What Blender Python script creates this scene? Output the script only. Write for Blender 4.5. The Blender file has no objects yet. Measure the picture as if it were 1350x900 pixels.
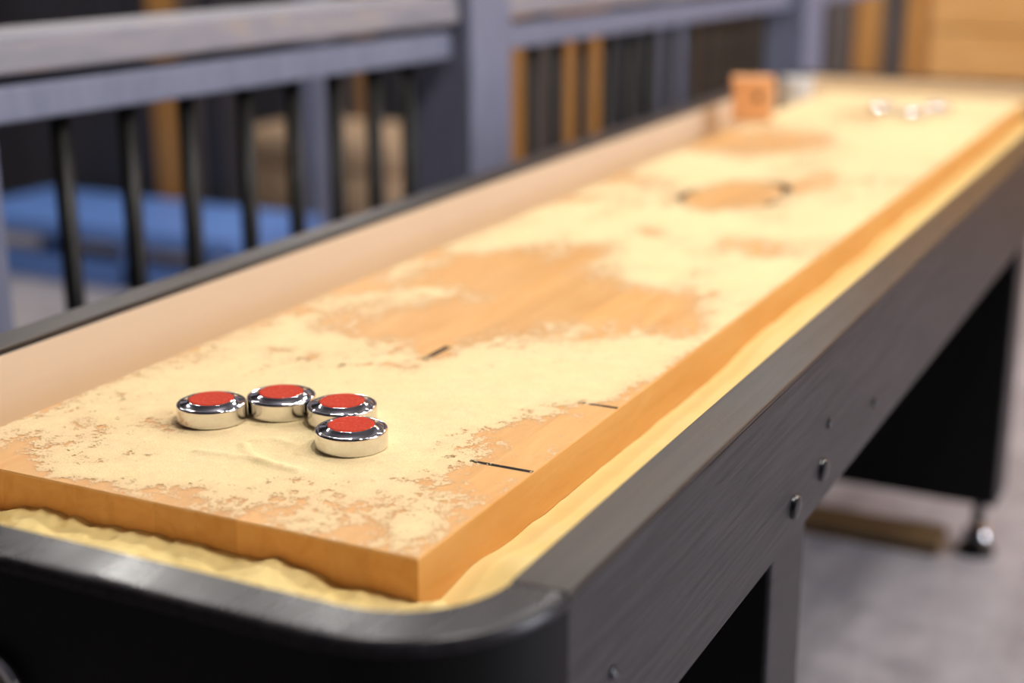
import bpy, bmesh, math, random
import numpy as np
from mathutils import Matrix, Vector

random.seed(7)
rng = np.random.default_rng(11)
S = bpy.context.scene
C = S.collection

# ------------------------------------------------------------------ camera
# metres; x across the table, y along it, z up; floor z=0, board top z=ZB, near end of the board y=0
ZB = 0.755
F, CX, CY = 1970.0, 675.0, 450.0
v1 = np.array([1703 - CX, -130 - CY, F]); v2 = np.array([-3420 - CX, -118 - CY, F])
AY = v1 / np.linalg.norm(v1)
AX = -v2 / np.linalg.norm(v2); AX = AX - AY * (AX @ AY); AX /= np.linalg.norm(AX)
AZ = np.cross(AX, AY)
CAM = np.array([0.633, -0.7246, ZB + 0.385])
cd = bpy.data.cameras.new('camera'); cam = bpy.data.objects.new('camera', cd); C.objects.link(cam)
rt = Vector((AX[0], AY[0], AZ[0])); up = -Vector((AX[1], AY[1], AZ[1])); bk = -Vector((AX[2], AY[2], AZ[2]))
M4 = Matrix((rt, up, bk)).transposed().to_4x4(); M4.translation = Vector(CAM)
cam.matrix_world = M4
cd.sensor_width = 36; cd.lens = F / 1350 * 36; cd.clip_start = 0.02; cd.clip_end = 60
cd.dof.use_dof = True; cd.dof.focus_distance = 1.09; cd.dof.aperture_fstop = 2.5
S.camera = cam

def ray(px, py):
    d = np.array([px - CX, py - CY, F]); return np.array([d @ AX, d @ AY, d @ AZ])
def on_z(px, py, z):
    r = ray(px, py); return CAM + r * ((z - CAM[2]) / r[2])
def on_y(px, py, y):
    r = ray(px, py); return CAM + r * ((y - CAM[1]) / r[1])

# ------------------------------------------------------------------ light
vs = S.view_settings
vs.view_transform = 'Standard'; vs.look = 'None'; vs.gamma = 1; vs.use_curve_mapping = False
vs.exposure = -0.06
W = bpy.data.worlds.new('world'); S.world = W; W.use_nodes = True
W.node_tree.nodes['Background'].inputs[0].default_value = (0.6, 0.65, 0.8, 1)
W.node_tree.nodes['Background'].inputs[1].default_value = 0.12

LAMPS = [(x, y) for x in (-3.0, -1.0, 1.0, 3.0) for y in (0.7, 1.7, 3.1, 4.3) if not (x < 0 and y < 1)]
for i, (x, y) in enumerate(LAMPS):
    ld = bpy.data.lights.new('ceiling_lamp', 'POINT'); ld.energy = (50 if x > -2 else 72) * (1.0 if y < 2 else 0.72); ld.color = (1.0, 0.96, 0.91)
    ld.shadow_soft_size = 0.05
    lo = bpy.data.objects.new('ceiling_lamp', ld); C.objects.link(lo); lo.location = (x + 0.13 * (i % 3), y, 2.95)
for x, y, e in ((0.40, 0.35, 46),):      # unseen fill light added to brighten the near end of the board
    ld = bpy.data.lights.new('near_end_fill', 'POINT'); ld.energy = e; ld.color = (1.0, 0.95, 0.88); ld.shadow_soft_size = 0.06
    lo = bpy.data.objects.new('near_end_fill', ld); C.objects.link(lo); lo.location = (x, y, 2.35)
ld = bpy.data.lights.new('right_side_fill', 'AREA'); ld.shape = 'RECTANGLE'; ld.size = 3.6; ld.size_y = 1.6  # cool soft light added on the right, no window known there
ld.energy = 150; ld.color = (0.82, 0.87, 1.0)
lo = bpy.data.objects.new('right_side_fill', ld); C.objects.link(lo)
lo.location = (4.35, 1.6, 1.75); lo.rotation_euler = (0, math.radians(90), 0)

# ------------------------------------------------------------------ materials
def mat(name, base, rough=0.5, metal=0.0, spec=0.5, build=None, coat=0.0):
    m = bpy.data.materials.new(name); m.use_nodes = True
    nt = m.node_tree; b = nt.nodes['Principled BSDF']
    b.inputs['Base Color'].default_value = (*base, 1); b.inputs['Roughness'].default_value = rough
    b.inputs['Metallic'].default_value = metal; b.inputs['Specular IOR Level'].default_value = spec
    b.inputs['Coat Weight'].default_value = coat
    if build: build(nt, b)
    return m
def N(nt, t, **kw):
    n = nt.nodes.new(t)
    for k, v in kw.items():
        if k in n.inputs: n.inputs[k].default_value = v
        else: setattr(n, k, v)
    return n
def ramp(nt, fac, stops):
    r = nt.nodes.new('ShaderNodeValToRGB'); nt.links.new(fac, r.inputs[0])
    e = r.color_ramp.elements
    while len(e) < len(stops): e.new(0.5)
    for k, (p, c) in enumerate(stops): e[k].position = p; e[k].color = (*c, 1)
    return r.outputs[0]
def mapped(nt, scale, rnd=False):
    tc = nt.nodes.new('ShaderNodeTexCoord'); mp = nt.nodes.new('ShaderNodeMapping')
    mp.inputs['Scale'].default_value = scale; nt.links.new(tc.outputs['Object'], mp.inputs[0])
    if rnd:
        oi = nt.nodes.new('ShaderNodeObjectInfo'); mu = N(nt, 'ShaderNodeMath', operation='MULTIPLY'); mu.inputs[1].default_value = 37.0
        nt.links.new(oi.outputs['Random'], mu.inputs[0]); nt.links.new(mu.outputs[0], mp.inputs['Location'])
    return mp.outputs[0]
def noise(nt, vec, scale, detail=4, rough=0.55, dist=0.0):
    n = N(nt, 'ShaderNodeTexNoise', Scale=scale, Detail=detail, Roughness=rough, Distortion=dist)
    nt.links.new(vec, n.inputs['Vector']); return n.outputs['Fac']
def bump(nt, b, h, strength=0.3, dist=0.002):
    n = N(nt, 'ShaderNodeBump', Strength=strength, Distance=dist); nt.links.new(h, n.inputs['Height'])
    nt.links.new(n.outputs[0], b.inputs['Normal'])
def mixc(nt, fac, a, b_, mode='MIX'):
    n = N(nt, 'ShaderNodeMix', data_type='RGBA', blend_type=mode)
    if isinstance(fac, float): n.inputs[0].default_value = fac
    else: nt.links.new(fac, n.inputs[0])
    for s, i in ((a, 6), (b_, 7)):
        if isinstance(s, tuple): n.inputs[i].default_value = (*s, 1)
        else: nt.links.new(s, n.inputs[i])
    return n.outputs[2]
def wood(name, c0, c1, scale, rough=0.45, rnd=True, bmp=0.15, tone=0.0, spec=0.5, bscale=1.0):
    def f(nt, b):
        v = mapped(nt, scale, rnd)
        n1 = noise(nt, v, 6 * bscale, 6, 0.6, 0.6)
        col = ramp(nt, n1, [(0.3, c0), (0.7, c1)])
        if tone:
            oi = nt.nodes.new('ShaderNodeObjectInfo')
            g = ramp(nt, oi.outputs['Random'], [(0, (1 - tone,) * 3), (1, (1 + tone * 0.3,) * 3)])
            col = mixc(nt, 1.0, col, g, 'MULTIPLY')
        nt.links.new(col, b.inputs['Base Color'])
        if bmp: bump(nt, b, noise(nt, v, 22 * bscale, 4), bmp, 0.001)
    return mat(name, c0, rough, 0, spec, f)

MAT = {}
MAT['maple'] = wood('maple_playfield', (0.69, 0.33, 0.085), (0.79, 0.435, 0.150), (9, 1.3, 9), 0.45, True, 0.03, 0.13, 0.3)
def f_black(nt, b):
    v = mapped(nt, (60, 4.5, 130), False)
    n = noise(nt, v, 2.2, 5, 0.6, 0.5)
    nt.links.new(ramp(nt, n, [(0.35, (0.006, 0.0052, 0.007)), (0.65, (0.034, 0.029, 0.033))]), b.inputs['Base Color'])
    bump(nt, b, n, 0.5, 0.0012)
MAT['black_oak'] = mat('black_stained_oak', (0.02, 0.018, 0.02), 0.45, 0, 0.4, f_black)
def make_cap(name, amount, rg, c0, c1):   # black rail tops, dusted by the wax
    def f(nt, b):
        n = noise(nt, mapped(nt, (3, 0.8, 3)), 9, 5, 0.6); n2 = noise(nt, mapped(nt, (60, 2.0, 60)), 3, 3); n3 = noise(nt, mapped(nt, (1, 1, 1)), 420, 3, 0.7)
        base = mixc(nt, ramp(nt, n2, [(0.35, (0, 0, 0)), (0.7, (1, 1, 1))]), c0, c1)
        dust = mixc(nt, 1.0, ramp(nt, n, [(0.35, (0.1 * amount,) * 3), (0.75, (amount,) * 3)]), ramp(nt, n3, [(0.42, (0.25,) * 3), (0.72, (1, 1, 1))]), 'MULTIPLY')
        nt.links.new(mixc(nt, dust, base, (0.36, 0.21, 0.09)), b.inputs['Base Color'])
        nt.links.new(ramp(nt, n, [(0.4, (rg,) * 3), (0.8, (rg + 0.12,) * 3)]), b.inputs['Roughness'])
    return mat(name, (0.02, 0.02, 0.02), 0.3, 0, 0.35, f)
MAT['cap'] = make_cap('black_rail_cap', 0.02, 0.25, (0.010, 0.009, 0.012), (0.028, 0.024, 0.029))
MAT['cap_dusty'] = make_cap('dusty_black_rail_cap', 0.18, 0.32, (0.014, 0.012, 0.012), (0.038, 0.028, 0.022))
MAT['black'] = mat('black_laminate', (0.004, 0.0038, 0.004), 0.5, 0, 0.15)
def f_carpet(nt, b):
    v = mapped(nt, (1, 1, 1)); n = noise(nt, v, 900, 2); n2 = noise(nt, v, 9, 3)
    c = mixc(nt, n2, (0.58, 0.44, 0.31), (0.66, 0.51, 0.37))
    nt.links.new(mixc(nt, n, c, (0.72, 0.57, 0.42)), b.inputs['Base Color']); bump(nt, b, n, 0.4, 0.001)
MAT['liner'] = mat('tan_gutter_carpet', (0.55, 0.4, 0.26), 0.95, 0, 0.1, f_carpet)
MAT['chrome'] = mat('chrome', (0.74, 0.73, 0.74), 0.05, 1.0)
MAT['bolt'] = mat('black_bolt', (0.006, 0.006, 0.008), 0.2, 0, 0.6)
MAT['steel'] = mat('dark_steel', (0.10, 0.10, 0.12), 0.25, 1.0)
def f_red(nt, b):
    n = noise(nt, mapped(nt, (1, 1, 1), True), 420, 4, 0.7)
    nt.links.new(ramp(nt, n, [(0.52, (0.50, 0.035, 0.012)), (0.75, (0.60, 0.13, 0.07))]), b.inputs['Base Color'])
MAT['red'] = mat('red_plastic', (0.6, 0.05, 0.02), 0.6, 0, 0.06, f_red)
MAT['blue_cap'] = mat('pale_blue_plastic', (0.24, 0.24, 0.44), 0.4)
MAT['ink'] = mat('black_ink', (0.006, 0.0055, 0.005), 0.6, 0, 0.1)
def f_pow(nt, b):
    v = mapped(nt, (1, 1, 1)); n = noise(nt, v, 700, 3, 0.7); n2 = noise(nt, v, 24, 4)
    c = mixc(nt, n2, (0.86, 0.69, 0.36), (0.88, 0.75, 0.45))
    c = mixc(nt, ramp(nt, n, [(0.35, (0.5,) * 3), (0.6, (0,) * 3)]), c, (0.72, 0.47, 0.20))
    at = N(nt, 'ShaderNodeAttribute', attribute_name='cover')
    c = mixc(nt, ramp(nt, noise(nt, v, 60, 6, 0.7), [(0.44, (0, 0, 0)), (0.66, (0.55,) * 3)]), c, (0.82, 0.58, 0.33))
    c = mixc(nt, ramp(nt, at.outputs['Fac'], [(0.35, (0, 0, 0)), (0.95, (1, 1, 1))]), (0.80, 0.55, 0.31), c)
    nt.links.new(c, b.inputs['Base Color']); bump(nt, b, n, 0.5, 0.0006)
    g = noise(nt, v, 480, 4, 0.75); g2 = noise(nt, v, 95, 6, 0.72)
    def ma(a, k, c):
        n_ = N(nt, 'ShaderNodeMath', operation='MULTIPLY_ADD'); nt.links.new(a, n_.inputs[0]); n_.inputs[1].default_value = k
        if isinstance(c, float): n_.inputs[2].default_value = c
        else: nt.links.new(c, n_.inputs[2])
        return n_.outputs[0]
    val = ma(g2, 2.2, ma(g, 1.7, ma(at.outputs['Fac'], 1.0, -0.46 - 0.85 - 1.1)))
    mr = N(nt, 'ShaderNodeMapRange'); mr.inputs[1].default_value = -0.04; mr.inputs[2].default_value = 0.05
    nt.links.new(val, mr.inputs[0]); nt.links.new(mr.outputs[0], b.inputs['Alpha'])
MAT['powder'] = mat('yellow_wax_powder', (0.85, 0.7, 0.42), 0.9, 0, 0.15, f_pow)
def f_heap(nt, b):
    v = mapped(nt, (1, 1, 1)); n = noise(nt, v, 800, 3, 0.7); n2 = noise(nt, v, 30, 4)
    c = mixc(nt, n2, (0.86, 0.65, 0.24), (0.89, 0.72, 0.36))
    nt.links.new(c, b.inputs['Base Color']); bump(nt, b, n, 0.4, 0.0006)
MAT['heap'] = mat('packed_yellow_powder', (0.85, 0.66, 0.3), 0.9, 0, 0.1, f_heap)
def f_floor(nt, b):
    v = mapped(nt, (5.0, 1.2, 1)); n = noise(nt, v, 2.4, 6, 0.62, 0.8); n2 = noise(nt, mapped(nt, (1, 1, 1)), 14, 5, 0.6)
    c = ramp(nt, n, [(0.3, (0.25, 0.225, 0.24)), (0.5, (0.40, 0.365, 0.385)), (0.72, (0.50, 0.46, 0.48))])
    nt.links.new(mixc(nt, 0.35, c, ramp(nt, n2, [(0.3, (0.24, 0.215, 0.23)), (0.7, (0.52, 0.48, 0.50))])), b.inputs['Base Color'])
MAT['floor'] = mat('grey_floor', (0.3, 0.27, 0.28), 0.55, 0, 0.4, f_floor)
MAT['post'] = wood('blue_grey_stained_wood', (0.135, 0.145, 0.215), (0.195, 0.205, 0.285), (14, 14, 1.6), 0.6, True, 0.1)
def f_rail(nt, b):
    v = mapped(nt, (14, 1.0, 14), True); n = noise(nt, v, 3.2, 5, 0.55, 1.2)
    c = ramp(nt, n, [(0.35, (0.20, 0.195, 0.235)), (0.60, (0.275, 0.255, 0.28)), (0.72, (0.40, 0.29, 0.20)), (0.78, (0.26, 0.24, 0.27))])
    nt.links.new(c, b.inputs['Base Color'])
MAT['rail'] = mat('grey_weathered_rail', (0.24, 0.23, 0.26), 0.55, 0, 0.4, f_rail)
MAT['iron'] = mat('black_iron', (0.004, 0.0036, 0.003), 0.35, 0, 0.25)
MAT['ceil'] = mat('dark_ceiling', (0.035, 0.035, 0.045), 0.9)
MAT['plaster'] = mat('dark_plaster', (0.09, 0.085, 0.09), 0.9)
MAT['p_dark'] = wood('dark_plank', (0.020, 0.019, 0.026), (0.036, 0.032, 0.038), (9, 9, 1), 0.6, True, 0.1, 0.3)
MAT['p_brown'] = wood('dark_brown_plank', (0.060, 0.028, 0.010), (0.10, 0.05, 0.018), (9, 9, 1), 0.6, True, 0.1, 0.2)
MAT['p_orange'] = wood('orange_plank', (0.46, 0.19, 0.045), (0.62, 0.31, 0.085), (9, 9, 1), 0.5, True, 0.1, 0.2)
MAT['p_grey'] = wood('grey_plank', (0.075, 0.055, 0.048), (0.12, 0.092, 0.082), (9, 9, 1), 0.6, True, 0.1, 0.2)
MAT['p_blue'] = wood('slate_plank', (0.13, 0.13, 0.20), (0.20, 0.20, 0.28), (9, 9, 1), 0.6, True, 0.1, 0.1)
def f_pine(nt, b):
    v = mapped(nt, (1.2, 9, 9), True); n = noise(nt, v, 3, 5, 0.6, 1.0)
    k = N(nt, 'ShaderNodeTexVoronoi', Scale=2.6); nt.links.new(mapped(nt, (1, 1, 2), True), k.inputs['Vector'])
    c = ramp(nt, n, [(0.3, (0.58, 0.27, 0.075)), (0.7, (0.72, 0.39, 0.14))])
    nt.links.new(mixc(nt, ramp(nt, k.outputs['Distance'], [(0.06, (1, 1, 1)), (0.16, (0, 0, 0))]), c, (0.26, 0.09, 0.02)), b.inputs['Base Color'])
MAT['pine'] = mat('knotty_pine', (0.65, 0.34, 0.11), 0.5, 0, 0.4, f_pine)
MAT['blue_paint'] = mat('blue_paint', (0.12, 0.24, 0.60), 0.45)
MAT['tan_cloth'] = mat('tan_upholstery', (0.48, 0.33, 0.21), 0.85)
MAT['bar_wood'] = wood('brown_bar', (0.13, 0.075, 0.03), (0.20, 0.12, 0.05), (2, 12, 12), 0.6)
MAT['box_orange'] = wood('orange_box_wood', (0.78, 0.34, 0.12), (0.85, 0.43, 0.18), (4, 20, 20), 0.5, True, 0.05)
MAT['white'] = mat('pale_grey_plastic', (0.66, 0.67, 0.68), 0.3)
MAT['badge'] = mat('brown_badge', (0.14, 0.11, 0.08), 0.4)

# ------------------------------------------------------------------ geometry helpers
def mesh(name, verts, faces, m, parent=None, smooth=False):
    me = bpy.data.meshes.new(name); me.from_pydata([tuple(map(float, v)) for v in verts], [], faces); me.update()
    bm = bmesh.new(); bm.from_mesh(me); bmesh.ops.recalc_face_normals(bm, faces=bm.faces); bm.to_mesh(me); bm.free()
    return link(name, me, m, parent, smooth)
def link(name, me, m, parent=None, smooth=False):
    if m is not None and not me.materials: me.materials.append(MAT[m])
    if smooth:
        for p in me.polygons: p.use_smooth = True
    o = bpy.data.objects.new(name, me); C.objects.link(o)
    if parent is not None:
        o.parent = parent
        o.matrix_parent_inverse = Matrix.Translation(-PLOC(parent))
    return o
def PLOC(p):
    v = Vector(p.location); q = p.parent
    while q is not None: q = q.parent     # parents of parts sit at identity rotation; parts keep zero own offset
    return v if p.parent is None else Vector((0, 0, 0))
def box(name, x0, x1, y0, y1, z0, z1, m, parent=None, bev=0.0, seg=2, smooth=False, fr=None):
    bm = bmesh.new()
    vs_ = [bm.verts.new((x, y, z)) for x in (x0, x1) for y in (y0, y1) for z in (z0, z1)]
    for f in ((0, 1, 3, 2), (4, 6, 7, 5), (0, 4, 5, 1), (2, 3, 7, 6), (0, 2, 6, 4), (1, 5, 7, 3)): bm.faces.new([vs_[i] for i in f])
    bmesh.ops.recalc_face_normals(bm, faces=bm.faces)
    if bev: bmesh.ops.bevel(bm, geom=list(bm.edges), offset=bev, segments=seg, affect='EDGES', profile=0.5)
    if fr is not None: bm.transform(fr)
    me = bpy.data.meshes.new(name); bm.to_mesh(me); bm.free()
    return link(name, me, m, parent, smooth)
def lathe_mesh(name, prof, n=48):
    V, Fc = [], []
    for r, z in prof:
        for k in range(n): a = 2 * math.pi * k / n; V.append((r * math.cos(a), r * math.sin(a), z))
    for i in range(len(prof) - 1):
        for k in range(n): k2 = (k + 1) % n; Fc.append((i * n + k, i * n + k2, (i + 1) * n + k2, (i + 1) * n + k))
    if prof[0][0] > 1e-6: Fc.append(tuple(range(n))[::-1])
    if prof[-1][0] > 1e-6: Fc.append(tuple((len(prof) - 1) * n + k for k in range(n)))
    me = bpy.data.meshes.new(name); me.from_pydata(V, [], Fc); me.update()
    bm = bmesh.new(); bm.from_mesh(me); bmesh.ops.remove_doubles(bm, verts=bm.verts, dist=1e-6)
    bmesh.ops.recalc_face_normals(bm, faces=bm.faces); bm.to_mesh(me); bm.free(); return me
def lathe(name, prof, m, parent=None, n=48, fr=None, smooth=True, sharp=35):
    me = lathe_mesh(name, prof, n)
    if fr is not None: me.transform(fr)
    o = link(name, me, m, parent, smooth)
    me.set_sharp_from_angle(angle=math.radians(sharp)); return o
def empty(name, loc=(0, 0, 0)):
    o = bpy.data.objects.new(name, None); C.objects.link(o); o.location = loc; o.empty_display_size = 0.1; return o
def tag(o, label, cat, group=None, kind=None):
    if label: o['label'] = label
    if cat: o['category'] = cat
    if group: o['group'] = group
    if kind: o['kind'] = kind
    return o
def T(x, y, z): return Matrix.Translation((x, y, z))

# ------------------------------------------------------------------ setting
WY = 4.9
def struct(o): o['kind'] = 'structure'; return o
struct(box('floor', -6.2, 4.6, -4.2, WY + 0.2, -0.1, 0.0, 'floor'))
struct(box('ceiling', -6.2, 4.6, -4.2, WY + 0.2, 3.2, 3.3, 'ceil'))
struct(box('wall_right', 4.5, 4.6, -4.2, WY + 0.2, 0, 3.2, 'plaster'))
struct(box('wall_left', -6.2, -6.1, -4.2, WY + 0.2, 0, 3.2, 'p_dark'))
struct(box('wall_front', -6.1, 4.5, -4.2, -4.1, 0, 3.2, 'plaster'))
wb = struct(box('wall_back', -6.1, 4.5, WY + 0.06, WY + 0.2, 0, 3.2, 'p_dark'))
wf = struct(box('added_window_1', 4.44, 4.5, -0.3, 3.5, 0.85, 2.65, 'white', None, 0.01))  # unseen pane added to go with the side light
# boards of the back wall, each its own piece
seq = [(-60, 'p_dark'), (40, 'p_dark'), (95, 'p_dark'), (150, 'p_dark'), (203, 'p_orange'), (243, 'p_grey'), (262, 'p_dark'), (300, 'p_dark'),
       (345, 'p_dark'), (390, 'p_dark'), (440, 'p_grey'), (471, 'p_orange'), (487, 'p_dark'), (520, 'p_dark'), (560, 'p_dark'), (610, 'p_dark'),
       (665, 'p_orange'), (692, 'p_grey'), (728, 'p_orange'), (752, 'p_orange'), (776, 'p_orange'), (800, 'p_dark'), (835, 'p_dark'),
       (868, 'p_blue'), (902, 'p_brown'), (935, 'p_brown'), (965, 'p_brown'), (993, 'p_dark'), (1040, 'p_dark'), (1085, 'p_grey'), (1122, 'p_orange'),
       (1160, 'p_grey'), (1190, 'p_orange'), (1222, None)]
xs = [on_y(p, 80, WY)[0] for p, _ in seq]
for (p, m), a, b in zip(seq[:-1], xs[:-1], xs[1:]):
    box('plank', a + 0.004, b - 0.004, WY + random.uniform(0, 0.012), WY + 0.06, 0, 3.2, m, wb, 0.004, 1)
xr = xs[-1]
for k in range(18):
    box('plank', xr + 0.004, xr + 3.0, WY - 0.03 + random.uniform(0, 0.008), WY + 0.06, k * 0.175 + 0.003, (k + 1) * 0.175 - 0.003, 'pine', wb, 0.004, 1)

# ------------------------------------------------------------------ shuffleboard table
L = 2.437; HB = 0.205; TH = 0.045
GX, GY = 0.293, 0.115            # inner faces of the rails
OX, OY = 0.3295, 0.153           # outer faces
ZR = ZB + 0.026; ZC = ZR - 0.008; ZA = ZB - 0.12
YS = -0.050                      # seam between side rail and end rail
tab = empty('shuffleboard_table', (0, L / 2, 0))
tag(tab, 'long black shuffleboard table with a powdered light maple playfield', 'shuffleboard table')
TP = dict(parent=tab)

# playfield of laminated strips
core = box('playfield', -HB + 0.01, HB - 0.01, 0.01, L - 0.01, ZB - TH - 0.006, ZB - TH, 'maple', tab)
NP = 12; pw = 2 * HB / NP
for k in range(NP):
    x0 = -HB + k * pw; x1 = x0 + pw; b = 0.0012
    prof = [(x0, ZB - TH), (x1, ZB - TH)]
    prof += [(x1, ZB - b), (x1 - b * 0.3, ZB - b * 0.3), (x1 - b, ZB)] if k == NP - 1 else [(x1, ZB)]
    prof += [(x0 + b, ZB), (x0, ZB - b)] if k == 0 else [(x0, ZB)]
    n = len(prof)
    yl = [(0.0, b), (b, 0.0), (L - b, 0.0), (L, b)]      # eased ends
    V = []
    for yy, dz in yl:
        V += [(x, yy, min(z, ZB - dz)) for x, z in prof]
    Fc = [tuple(range(n)), tuple(3 * n + i for i in range(n))]
    for s in range(3):
        Fc += [(s * n + i, s * n + (i + 1) % n, (s + 1) * n + (i + 1) % n, (s + 1) * n + i) for i in range(n)]
    mesh('plank', V, Fc, 'maple', core)
for y in (0.163, 0.318, L - 0.163, L - 0.318, L - 0.60):
    box('scoring_line', -HB + 0.001, HB - 0.001, y - 0.0022, y + 0.0022, ZB - 0.0005, ZB + 0.00006, 'ink', core)
def numeral(txt, x, y, size, flip=False):
    cu = bpy.data.curves.new('t', 'FONT'); cu.body = txt; cu.size = size; cu.align_x = 'CENTER'; cu.align_y = 'CENTER'; cu.extrude = 0.00004
    o = bpy.data.objects.new('t', cu); C.objects.link(o)
    me = bpy.data.meshes.new_from_object(o.evaluated_get(bpy.context.evaluated_depsgraph_get()))
    bpy.data.objects.remove(o)
    me.materials.clear()
    me.transform(T(x, y, ZB + 0.00002) @ Matrix.Rotation(math.pi if flip else 0, 4, 'Z'))
    link('printed_numeral', me, 'ink', core)
bpy.context.view_layer.update()
for t, y in (('3', 0.085), ('2', 0.24), ('1', 0.39)):
    numeral(t, 0, y, 0.065, True); numeral(t, 0, L - y, 0.065)
# dark oval print in the middle of the board
V = []; Fc = []; n = 48
for k in range(n):
    a = 2 * math.pi * k / n
    V += [(0.075 * math.cos(a), L / 2 + 0.13 * math.sin(a), ZB + 0.00006), (0.060 * math.cos(a), L / 2 + 0.112 * math.sin(a), ZB + 0.00006)]
    j = (k + 1) % n; Fc.append((2 * k, 2 * j, 2 * j + 1, 2 * k + 1))
mesh('printed_emblem', V, Fc, 'ink', core)

# side rails, aprons
for s in (-1, 1):
    xa, xb = sorted((s * GX, s * OX))
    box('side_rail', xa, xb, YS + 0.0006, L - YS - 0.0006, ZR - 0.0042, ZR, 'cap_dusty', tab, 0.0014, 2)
    xa, xb = sorted((s * (GX + 0.001), s * (OX - 0.0008)))
    box('side_apron', xa, xb, YS - 0.0002, L - YS + 0.0002, ZA, ZR - 0.0050, 'black_oak', tab, 0.0015, 2)
    xa, xb = sorted((s * GX, s * (GX - 0.003)))
    box('gutter_liner', xa, xb, -GY + 0.06, L + GY - 0.06, ZB - 0.07, ZR - 0.006, 'liner', tab)
    # screws on the apron
def corner_path(e):
    # pairs (inner, outer) round one end, from the left seam to the right seam; e=0 near, 1 far
    Ro = OY + YS; pts = []
    cxo, cyo = OX - Ro, YS
    Ri = Ro - (OX - GX); Rj = Ro - (OY - GY)
    right = []
    for k in range(17):
        a = -math.pi / 2 + (math.pi / 2) * k / 16
        right.append(((cxo + Ri * math.cos(a), cyo + Rj * math.sin(a)), (cxo + Ro * math.cos(a), cyo + Ro * math.sin(a))))
    left = [((-i[0], i[1]), (-o[0], o[1])) for i, o in right[::-1]]
    mid = [((cxo * t, -GY), (cxo * t, -OY)) for t in (-0.5, 0, 0.5)]
    pts = left + mid + right
    if e: pts = [((i[0], L - i[1]), (o[0], L - o[1])) for i, o in pts]
    return pts
def sweep(name, path, prof, m, parent):
    V, Fc = [], []; n = len(prof)
    for i, o in path:
        i = np.array(i); o = np.array(o); w = np.linalg.norm(o - i); d = (o - i) / w
        for t, z in prof:
            tt = t if t >= 0 else w + t
            p = i + d * min(tt, w) if t != 99 else o
            V.append((p[0], p[1], z))
    for s in range(len(path) - 1):
        Fc += [(s * n + k, s * n + (k + 1) % n, (s + 1) * n + (k + 1) % n, (s + 1) * n + k) for k in range(n)]
    Fc += [tuple(range(n)), tuple((len(path) - 1) * n + k for k in range(n))]
    o = mesh(name, V, Fc, m, parent, True); o.data.set_sharp_from_angle(angle=math.radians(40)); return o
for e in (0, 1):
    P = corner_path(e)
    r = 0.0060
    sweep('end_rail', P, [(0, ZC), (0, ZR - 0.002), (0.002, ZR), (0.0035, ZR), (-r - 0.002, ZR), (-r, ZR), (-r * 0.62, ZR - r * 0.08), (-r * 0.29, ZR - r * 0.29), (-r * 0.08, ZR - r * 0.62), (99, ZR - r), (99, ZC)], 'cap', tab)
    sweep('end_panel', P, [(0.002, ZA), (0.002, ZC - 0.0015), (-0.0015, ZC - 0.0015), (-0.0015, ZA)], 'black', tab)
    sweep('gutter_liner', [((i[0], i[1]), ((i[0] * 0.99), i[1] + (0.003 if e == 0 else -0.003))) for i, o in P[8:-8]], [(0, ZB - 0.07), (0, ZR - 0.006), (99, ZR - 0.006), (99, ZB - 0.07)], 'liner', tab)
box('gutter_floor', -GX, GX, -GY + 0.001, L + GY - 0.001, ZB - 0.072, ZB - 0.062, 'liner', tab)
box('under_frame', -GX + 0.03, GX - 0.03, 0.0, L, ZB - 0.115, ZB - 0.073, 'black', tab)

# bolts and screws on the right apron
RX = Matrix.Rotation(math.pi / 2, 4, 'Y')
for y, z in ((0.398, -0.091), (0.483, -0.088), (L - 0.398, -0.091), (L - 0.483, -0.088)):
    lathe('bolt', [(0.0105, 0), (0.0105, 0.002), (0.0090, 0.0042), (0.0050, 0.0056), (0, 0.006)], 'bolt', tab, 20, T(OX - 0.001, y, ZB + z) @ RX)
for y, z in ((0.497, -0.050), (0.669, -0.083), (0.015, -0.054)):
    lathe('screw', [(0.0048, 0), (0.0048, 0.0014), (0.003, 0.0022), (0.0012, 0.001), (0, 0.001)], 'bolt', tab, 16, T(OX - 0.001, y, ZB + z) @ RX)
# chrome ring badge in the middle of the near end
RY = T(0, -OY + 0.002, ZB - 0.063) @ Matrix.Rotation(math.pi / 2, 4, 'X')
bd = lathe('badge', [(0.0, 0), (0.022, 0), (0.022, 0.004), (0.006, 0.0055), (0, 0.0055)], 'badge', tab, 40, RY)
lathe('badge_ring', [(0.021, 0), (0.0285, 0), (0.0285, 0.005), (0.0265, 0.0085), (0.0235, 0.0085), (0.021, 0.006), (0.021, 0)], 'chrome', bd, 48, RY)

# legs
for y0 in (0.462, 1.868):
    lg = box('leg', -0.295, 0.295, y0, y0 + 0.105, 0.105, ZB - 0.116, 'black_oak', tab, 0.003, 2)
    box('leg_shade_panel', -0.292, 0.292, y0 - 0.004, y0 + 0.001, 0.108, ZB - 0.118, 'black', lg)  # near-black sheet put in for the shade on the leg's front face
    box('foot_bar', -0.30, 0.208, y0 - 0.022, y0 + 0.05, 0.0, 0.034, 'bar_wood', lg, 0.003, 1)
    for sx in (-1, 1):
        lathe('leveler', [(0.034, 0), (0.034, 0.008), (0.030, 0.014), (0.012, 0.020), (0.010, 0.024), (0.010, 0.107), (0, 0.107)], 'iron', lg, 28, T(sx * 0.262, y0 + 0.035, 0))
        lathe('leveler_nut', [(0.011, 0.026), (0.022, 0.028), (0.026, 0.036), (0.022, 0.046), (0.011, 0.050)], 'chrome', lg, 28, T(sx * 0.262, y0 + 0.035, 0))

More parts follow.
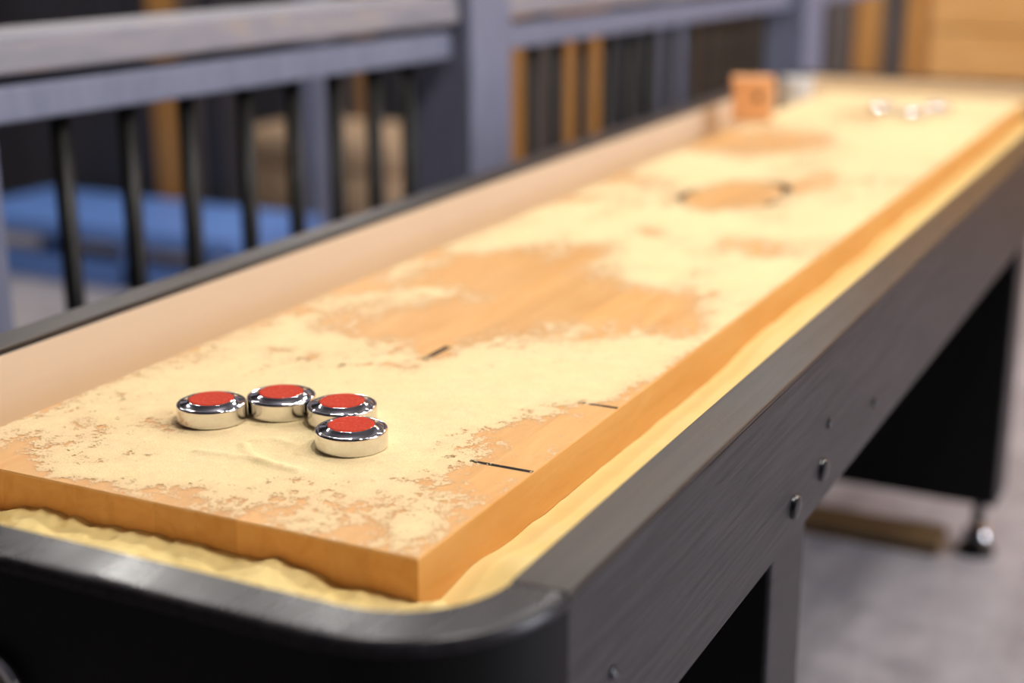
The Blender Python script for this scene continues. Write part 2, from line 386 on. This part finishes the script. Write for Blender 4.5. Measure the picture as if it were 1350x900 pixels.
# ------------------------------------------------------------------ wax powder
def vnoise(x, y, seed):
    r = np.random.default_rng(seed); tb = r.random((256, 256))
    xi = np.floor(x).astype(int); yi = np.floor(y).astype(int); fx = x - xi; fy = y - yi
    fx = fx * fx * (3 - 2 * fx); fy = fy * fy * (3 - 2 * fy)
    g = lambda a, b: tb[a & 255, b & 255]
    return (g(xi, yi) * (1 - fx) + g(xi + 1, yi) * fx) * (1 - fy) + (g(xi, yi + 1) * (1 - fx) + g(xi + 1, yi + 1) * fx) * fy
def fbm(x, y, s, octv=5, gain=0.55, seed=1):
    t = 0; a = 1; n = 0
    for k in range(octv):
        t = t + a * vnoise(x * s + 17.3 * k + 40, y * s + 9.1 * k + 40, seed + k); n += a; a *= gain; s *= 2.03
    return t / n
# bare or thick patches: centre on the board, half-extents given as photo spans and turned into board vectors
PATCH = [  # px, py, half w, half h, strength (negative = bare wood)
    (690, 395, 150, 42, -1.1), (560, 432, 85, 26, -0.9), (800, 400, 95, 40, -1.0), (880, 415, 50, 30, -0.8), (700, 352, 80, 22, -0.7), (780, 328, 45, 12, -0.6),
    (560, 374, 22, 8, -0.8), (645, 347, 30, 9, -0.6), (610, 360, 25, 8, -0.5), (850, 307, 30, 10, -0.8), (925, 340, 30, 12, -0.4),
    (740, 565, 80, 22, -1.0), (690, 605, 60, 28, -1.0), (600, 625, 50, 14, -0.5), (640, 640, 55, 18, -0.9), (610, 660, 50, 22, -0.5), (790, 535, 40, 12, -0.9), (640, 575, 40, 10, -0.5),
    (850, 510, 30, 14, -0.5), (560, 690, 40, 18, -0.45), (500, 665, 50, 16, -0.6), (420, 640, 60, 9, -0.5), (390, 665, 70, 13, -0.5), (250, 650, 90, 10, -0.55),
    (120, 628, 70, 11, -0.7), (30, 605, 40, 14, -0.9), (30, 580, 25, 9, -0.6), (460, 700, 60, 12, -0.35), (160, 592, 35, 10, -0.5), (110, 555, 22, 9, -0.5), (225, 562, 22, 12, -0.6), (170, 538, 16, 7, -0.35),
    (430, 583, 20, 14, -0.45), (340, 470, 30, 8, -0.3), (400, 475, 30, 8, -0.3), (395, 408, 60, 8, -0.6), (345, 430, 40, 6, -0.5), (470, 378, 40, 7, -0.5), (560, 340, 50, 6, -0.4), (820, 235, 50, 7, -0.7), (760, 262, 40, 6, -0.5), (510, 545, 25, 6, -0.3),
    (990, 262, 60, 12, -0.8), (940, 258, 30, 8, -0.6), (1050, 248, 25, 8, -0.6), (1000, 325, 60, 14, -0.8), (1040, 180, 60, 14, -0.9), (1000, 195, 50, 8, -0.6), (930, 183, 40, 12, -0.9), (1150, 150, 50, 8, -0.5), (1070, 235, 60, 8, -0.4),
    (577, 464, 16, 8, -0.8), (490, 487, 40, 4, -0.5), (345, 464, 25, 4, -0.4), (170, 526, 50, 4, -0.35), (560, 596, 40, 3, -0.35),
    (600, 387, 60, 7, 0.45), (690, 364, 30, 7, 0.35), (850, 368, 50, 10, 0.5), (735, 430, 40, 8, 0.5),
    (960, 257, 45, 9, -0.9), (985, 247, 30, 6, -0.8), (1035, 243, 20, 6, -0.5),
    (985, 420, 50, 20, 0.35), (620, 520, 90, 16, 0.7), (440, 560, 60, 20, 0.5), (340, 600, 80, 18, 0.7), (700, 500, 90, 18, 0.6), (200, 610, 60, 10, 0.4), (860, 455, 60, 10, 0.45), (400, 440, 60, 16, 0.3), (1180, 190, 80, 20, 0.5), (930, 290, 60, 12, 0.5), (900, 220, 60, 14, 0.4), (540, 695, 22, 14, 0.5), (520, 610, 60, 10, 0.5), (420, 690, 60, 8, 0.2)]
PM = []
for px, py, hw, hh, st in PATCH:
    c = on_z(px, py, ZB)[:2]; a = (on_z(px + hw, py, ZB) - on_z(px - hw, py, ZB))[:2] / 2; b = (on_z(px, py - hh, ZB) - on_z(px, py + hh, ZB))[:2] / 2
    PM.append((c, np.linalg.inv(np.array([a, b]).T), st))
def cover(X, Y):
    wx = X + 0.05 * (fbm(X, Y, 14, 4, 0.6, 50) - 0.5); wy = Y + 0.10 * (fbm(X, Y, 9, 4, 0.6, 70) - 0.5)
    c = 0.90 + 0.95 * (fbm(X * 1.15, Y * 0.5, 24, 6, 0.70, 3) - 0.5) + 0.55 * (fbm(X, Y * 0.6, 7, 3, 0.5, 33) - 0.5)
    for ctr, inv, st in PM:
        dx = wx - ctr[0]; dy = wy - ctr[1]
        u = inv[0, 0] * dx + inv[0, 1] * dy; v = inv[1, 0] * dx + inv[1, 1] * dy
        c = c + st * 0.72 * np.exp(-(u * u + v * v) * 0.85)
    e = np.minimum(HB - np.abs(X), 0.06)
    c = c - 0.35 * np.exp(-e / 0.012)
    c = c - 0.75 * np.exp(-(np.maximum(wy + 0.012, 0) / 0.034) ** 2) * np.clip((0.17 - wx) / 0.10, 0.15, 1)      # worn near end
    return np.clip(c, 0.0, 1.25)
RIDGE = [([on_z(x, y, ZB)[:2] for x, y in pl], h) for pl, h in (
    (((262, 597), (300, 601), (330, 606), (360, 616), (392, 622)), 0.0016), (((322, 588), (327, 598), (345, 609), (372, 616)), 0.0018),
    (((338, 583), (360, 580), (385, 587)), 0.0014), (((395, 600), (404, 592), (412, 583)), 0.0012))]
def patch_mesh(xs_, ys_):
    X, Y = np.meshgrid(xs_, ys_); Cv = cover(X, Y)
    Z = ZB + 0.00012 + 0.0011 * np.clip(Cv - 0.35, 0, 1) * (0.45 + 0.9 * fbm(X, Y, 70, 4, 0.6, 21))
    # swirl ridges of loose powder in front of the discs
    for pts, h in RIDGE:
        d2 = np.full(X.shape, 1.0)
        for p_, q_ in zip(pts[:-1], pts[1:]):
            e_ = q_ - p_; t_ = np.clip(((X - p_[0]) * e_[0] + (Y - p_[1]) * e_[1]) / (e_ @ e_), 0, 1)
            d2 = np.minimum(d2, (X - p_[0] - t_ * e_[0]) ** 2 + (Y - p_[1] - t_ * e_[1]) ** 2)
        Z = Z + h * np.exp(-d2 / 0.0042 ** 2) * (0.3 + 1.1 * fbm(X, Y, 55, 3, 0.5, 61))
    return X, Y, Z, Cv
def grid_obj(name, parts, m, attr=True, thr=0.16):
    V = []; Fc = []; A = []; off = 0
    for X, Y, Z, Cv in parts:
        ny, nx = X.shape
        V.append(np.stack([X, Y, Z], -1).reshape(-1, 3)); A.append(Cv.reshape(-1))
        idx = np.arange(nx * ny).reshape(ny, nx) + off
        q = np.stack([idx[:-1, :-1], idx[:-1, 1:], idx[1:, 1:], idx[1:, :-1]], -1).reshape(-1, 4)
        k = np.maximum.reduce([Cv[:-1, :-1], Cv[:-1, 1:], Cv[1:, 1:], Cv[1:, :-1]]).reshape(-1)
        Fc.append(q[k > thr]); off += nx * ny
    V = np.concatenate(V); Fc = np.concatenate(Fc); A = np.concatenate(A)
    used = np.zeros(len(V), bool); used[Fc.reshape(-1)] = True
    remap = np.cumsum(used) - 1; V = V[used]; A = A[used]; Fc = remap[Fc]
    me = bpy.data.meshes.new(name)
    me.vertices.add(len(V)); me.vertices.foreach_set('co', V.astype(np.float32).reshape(-1))
    me.loops.add(Fc.size); me.loops.foreach_set('vertex_index', Fc.astype(np.int32).reshape(-1))
    me.polygons.add(len(Fc)); me.polygons.foreach_set('loop_start', np.arange(0, Fc.size, 4, dtype=np.int32))
    me.update(calc_edges=True)
    if attr:
        at = me.attributes.new('cover', 'FLOAT', 'POINT'); at.data.foreach_set('value', A.astype(np.float32))
    o = link(name, me, m); me.polygons.foreach_set('use_smooth', np.ones(len(Fc), bool)); return o
b = 0.0015
xs1 = np.linspace(-HB + b, HB - b, 300)
pw_ = grid_obj('wax_powder', [patch_mesh(xs1, np.linspace(b, 0.75, 540)), patch_mesh(np.linspace(-HB + b, HB - b, 140), np.linspace(0.75, L - b, 500))], 'powder', True, 0.03)
tag(pw_, 'pale yellow wax powder scattered in patches over the maple playfield', 'powder', None, 'stuff')

# heaps of powder lying in the gutter all round the board
def heap(xs_, ys_, inner):
    X, Y = np.meshgrid(xs_, ys_)
    n = fbm(X, Y, 22, 4, 0.5, 90); n2 = fbm(X, Y, 60, 3, 0.5, 95)
    Z = ZB - 0.0365 + 0.010 * (n - 0.5) + 0.004 * (n2 - 0.5)
    return X, Y, Z, n, n2
def heap_side(s):
    X, Y, Z, n, n2 = heap(np.linspace(HB + 0.0003, GX - 0.0034, 34), np.linspace(-0.02, L + 0.02, 520), 0)
    u = (X - HB) / (GX - HB); Z = Z - 0.006 * (n - 0.5) - 0.004 * (n2 - 0.5) + 0.010 * (fbm(X, Y, 9, 2, 0.5, 91) - 0.5)
    Z = Z + 0.010 * np.sin(np.clip(u, 0, 1) * math.pi * 0.5) * 0.6
    Z = Z + 0.010 * np.exp(-((Y - 0.075) / 0.035) ** 2) * np.exp(-((u - 0.35) / 0.5) ** 2)
    if s < 0: Z = Z - 0.017
    return (X * s, Y, Z, np.ones_like(X))
def heap_end(far):
    X, Y, Z, n, n2 = heap(np.linspace(-GX + 0.003, GX - 0.003, 300), np.linspace(-GY + 0.0035, -0.0003, 70), 0)
    v = (Y + GY) / GY                       # 0 at the rail, 1 at the board
    fl = np.abs(fbm(X, Y, 34, 3, 0.5, 130) - 0.5) * 2
    Z = Z + 0.010 * np.clip(v, 0, 1) ** 0.7 * (0.25 + fbm(X, Y * 0.5, 26, 3, 0.5, 120)) - 0.005 * fl + 0.0055
    for cx_, w, h in ((-0.07, 0.03, 0.0015), (0.105, 0.020, 0.008), (-0.015, 0.04, 0.002), (0.20, 0.03, -0.003), (-0.13, 0.03, -0.004)):
        Z = Z + h * np.exp(-((X - cx_) / w) ** 2) * np.clip(v, 0, 1)
    Z = Z - 0.007 * np.exp(-((Y + 0.034) / 0.006) ** 2) * np.exp(-((X - 0.272) / 0.022) ** 2)
    # keep inside the rounded corners
    Ri = 0.062; cxn, cyn = GX - Ri, -GY + Ri
    d = np.hypot(np.maximum(np.abs(X) - cxn, 0), np.maximum(cyn - Y, 0))
    Cv = np.where(d > Ri - 0.001, 0.0, 1.0)
    if far: Y = L - Y
    return (X, Y, Z, Cv)
hp = grid_obj('gutter_powder', [heap_side(1), heap_side(-1), heap_end(0), heap_end(1)], 'heap', False, 0.99)
tag(hp, 'thick yellow powder heaped in the gutter around the playfield', 'powder', None, 'stuff')

# ------------------------------------------------------------------ pucks
PR = 0.027; PH = 0.0165
body_prof = [(0.0, 0.0012), (0.022, 0.0012), (0.0235, 0.0), (0.0258, 0.0), (0.0267, 0.0006), (PR, 0.0016), (PR, 0.0030), (PR, 0.0118), (PR, 0.0129), (0.0268, 0.0136), (0.0263, 0.0141), (0.0256, 0.0144),
             (0.0252, 0.01445), (0.0244, 0.0141), (0.0236, 0.0143), (0.0205, 0.0155), (0.0187, 0.0163), (0.0181, 0.0168), (0.0176, 0.0168), (0.0172, 0.0162), (0.0, 0.0162)]
cap_prof = [(0.0171, 0.0160), (0.0171, 0.0168), (0.0165, 0.0172), (0.0150, 0.0171), (0.008, 0.0168), (0, 0.0167)]
pbody = lathe_mesh('body', body_prof, 72); pcap = lathe_mesh('cap', cap_prof, 56)
for me in (pbody, pcap):
    for p in me.polygons: p.use_smooth = True
    me.set_sharp_from_angle(angle=math.radians(50))
pcap_b = pcap.copy()
PZ = ZB + 0.0009
def puck(x, y, capm, label, group):
    t = empty('shuffleboard_puck', (x, y, PZ)); tag(t, label, 'puck', group)
    for nm, me, m in (('body', pbody, 'chrome'), ('cap', capm, 'red' if capm is pcap else 'blue_cap')):
        if not me.materials: me.materials.append(MAT[m])
        o = bpy.data.objects.new(nm, me); C.objects.link(o); o.parent = t
ox = 0.205
g = 'red-capped pucks near the board end'
puck(-0.2725 + ox, 0.1525, pcap, 'leftmost chrome puck with red cap, near end of the board', g)
puck(-0.2339 + ox, 0.1908, pcap, 'red-capped chrome puck second from left, farthest back of the cluster', g)
puck(-0.1785 + ox, 0.1925, pcap, 'red-capped chrome puck partly hidden behind the frontmost puck', g)
puck(-0.1430 + ox, 0.1500, pcap, 'frontmost chrome puck with red cap, nearest the black scoring line', g)
g = 'pucks at the far end of the board'
for (px, py), lb in (((1163, 150), 'blurred chrome puck at the far end, left of the other two'), ((1203, 157), 'blurred chrome puck at the far end, nearest of the three'), ((1236, 150), 'blurred chrome puck at the far end, rightmost of the three')):
    p = on_z(px, py, ZB); puck(p[0], p[1], pcap_b, lb, g)

# small orange box and pale cup by the far left of the board
p = on_z(986, 160, ZB); bx_ = empty('wooden_box', (p[0], p[1] + 0.02, ZB + 0.001)); tag(bx_, 'small orange-brown box standing on the far left of the playfield', 'box')
fr = Matrix.Rotation(math.radians(18), 4, 'Z')
def rel(o): o.matrix_parent_inverse = Matrix(); return o
rel(box('body', -0.036, 0.036, -0.028, 0.028, 0, 0.062, 'box_orange', bx_, 0.002, 2, False, fr))
rel(box('lid', -0.0385, 0.0385, -0.0305, 0.0305, 0.0622, 0.078, 'box_orange', bx_, 0.003, 2, False, fr))
rel(lathe('clasp', [(0, 0), (0.007, 0), (0.006, 0.003), (0, 0.0035)], 'p_brown', bx_, 20, fr @ T(0.01, -0.0285, 0.045) @ Matrix.Rotation(math.pi / 2, 4, 'X')))
cp = empty('cup', (-0.252, 2.385, ZB - 0.046)); tag(cp, 'pale grey cup standing in the far left corner of the gutter', 'cup')
rel(lathe('body', [(0, 0), (0.024, 0), (0.026, 0.002), (0.032, 0.075), (0.030, 0.075), (0.0245, 0.004), (0, 0.004)], 'white', cp, 40))
rel(lathe('rim', [(0.0300, 0.0735), (0.0335, 0.0735), (0.0345, 0.0755), (0.0335, 0.0775), (0.0300, 0.0775), (0.0300, 0.0735)], 'white', cp, 40))

# ------------------------------------------------------------------ railing behind the table
phi = math.radians(6.3); RD = np.array([math.sin(phi), math.cos(phi)]); RN = np.array([math.cos(phi), -math.sin(phi)])   # along, towards the table
RP = 1.5
R0 = CAM[:2] - RN * RP
def rail_s(px, py, back=0.0):          # distance along the railing where a photo column meets its plane
    r = ray(px, py)[:2]
    t = -(RP + back) / (r @ RN); q = CAM[:2] + r * t
    return (q - R0) @ RD
RM = Matrix(((RN[0], RD[0], 0, R0[0]), (RN[1], RD[1], 0, R0[1]), (0, 0, 1, 0), (0, 0, 0, 1)))   # local x: towards the table, y: along
rail = empty('railing', (R0[0], R0[1], 0)); tag(rail, 'blue-grey wooden railing with black iron balusters running behind the table', 'railing')
def rbox(name, x0, x1, y0, y1, z0, z1, m, bev=0.004): return box(name, x0, x1, y0, y1, z0, z1, m, rail, bev, 2, False, RM)
def zof(px, py):
    r = ray(px, py); t = -RP / (r[:2] @ RN); return CAM[2] + r[2] * t
zt1, zt0 = zof(0, 47), zof(0, 101); zl1, zl0 = zof(0, 117), zof(0, 167)
PWD = 0.13
sp = [rail_s(12, 300) - PWD, rail_s(608, 120), rail_s(1050, 50)]
posts = [(s, s + PWD) for s in sp]
for k, (a, b_) in enumerate(posts): rbox('post', -PWD + 0.022, 0.022 if k else -0.005, a, b_, 0, 1.45 if k else zl0, 'post', 0.006)
sects = [(sp[0] - 1.5, posts[1][0]), (posts[1][1], posts[2][0]), (posts[2][1], posts[2][1] + 0.6)]
for a, b_ in sects:
    rbox('top_rail', -0.115, 0.0, a + 0.001, b_ - 0.001, zt0, zt1, 'rail', 0.006)
    rbox('lower_rail', -0.075, -0.012, a + 0.001, b_ - 0.012, zl0, zl1, 'post', 0.004)
    rbox('bottom_rail', -0.075, -0.012, a + 0.001, b_ - 0.012, 0.08, 0.12, 'post', 0.004)
bal = [rail_s(p, 200, 0.043) for p in (82, 170, 249, 325, 389, 443, 494, 540)]
step = 0.098
k = posts[1][1] + 0.07
while k < posts[2][0] - 0.03: bal.append(k); k += step
k = sp[0] - 0.09
while k > sp[0] - 1.2: bal.append(k); k -= step
bm0 = lathe_mesh('baluster', [(0, 0.118), (0.0133, 0.118), (0.0133, zl0 + 0.003), (0, zl0 + 0.003)], 20)
for p in bm0.polygons: p.use_smooth = len(p.vertices) == 4
for s in bal:
    o = link('baluster', bm0, 'iron', rail); o.matrix_parent_inverse = Matrix()
    q = RD * s - RN * 0.043; o.location = (q[0], q[1], 0)

# ------------------------------------------------------------------ things beyond the railing
q = on_z(424, 330, 0.0)
fp = empty('timber_post', (q[0], q[1], 0)); tag(fp, 'slate blue timber post standing behind the black balusters', 'post')
rel(box('shaft', -0.042, 0.042, -0.042, 0.042, 0.06, 1.2, 'post', fp, 0.005)); rel(box('base_plate', -0.06, 0.06, -0.06, 0.06, 0, 0.06, 'post', fp, 0.005))

a = on_z(-60, 357, 0.0); b2 = on_z(335, 357 + 0.11 * 395, 0.0)
bn = empty('bench', ((a[0] + b2[0]) / 2, (a[1] + b2[1]) / 2, 0)); tag(bn, 'low blue painted bench on the floor beyond the railing', 'bench')
bl = (b2[0] - a[0]) / 2
bh = 0.20
rel(box('seat', -bl, bl, -0.02, 0.42, bh - 0.055, bh, 'blue_paint', bn, 0.008))
rel(box('stretcher', -bl + 0.06, bl - 0.06, 0.0, 0.05, 0.0, 0.085, 'blue_paint', bn, 0.005))
for sx in (-1, 0.25, 1):
    for yy in (0.0, 0.34):
        x0 = sx * (bl - 0.04); rel(box('leg', x0 - 0.03, x0 + 0.03, yy, yy + 0.06, 0, bh - 0.055, 'blue_paint', bn, 0.004))

# dark boarded partition right behind the bench
yp = bn.location.y + 0.48
pt = struct(box('wall_partition', on_y(-120, 200, yp)[0], on_y(296, 200, yp)[0], yp + 0.03, yp + 0.09, 0, 2.3, 'p_dark'))
sq = [(-120, 'p_dark'), (-60, 'p_dark'), (-10, 'p_dark'), (32, 'p_dark'), (78, 'p_dark'), (120, 'p_dark'), (162, 'p_dark'), (203, 'p_orange'), (242, 'p_grey'), (266, 'p_dark'), (296, None)]
px_ = [on_y(p, 200, yp)[0] for p, _ in sq]
for (p, m), a_, b_ in zip(sq[:-1], px_[:-1], px_[1:]):
    box('plank', a_ + 0.003, b_ - 0.003, yp + random.uniform(0, 0.008), yp + 0.03, 0, 2.3, m, pt, 0.003, 1)
# tan ottoman
q = on_z(392, 318, 0.0)
ch = empty('ottoman', (q[0] - 0.05, q[1] + 0.42, 0)); tag(ch, 'low tan upholstered ottoman behind the slate blue post', 'ottoman')
rel(box('base', -0.36, 0.36, -0.24, 0.24, 0.05, 0.22, 'tan_cloth', ch, 0.03, 3, True))
rel(box('cushion', -0.37, 0.37, -0.25, 0.25, 0.215, 0.345, 'tan_cloth', ch, 0.045, 4, True))
for sx in (-1, 1):
    for sy in (-1, 1): rel(lathe('foot', [(0.018, 0), (0.024, 0.062), (0, 0.062)], 'iron', ch, 16, T(sx * 0.28, sy * 0.18, 0)))
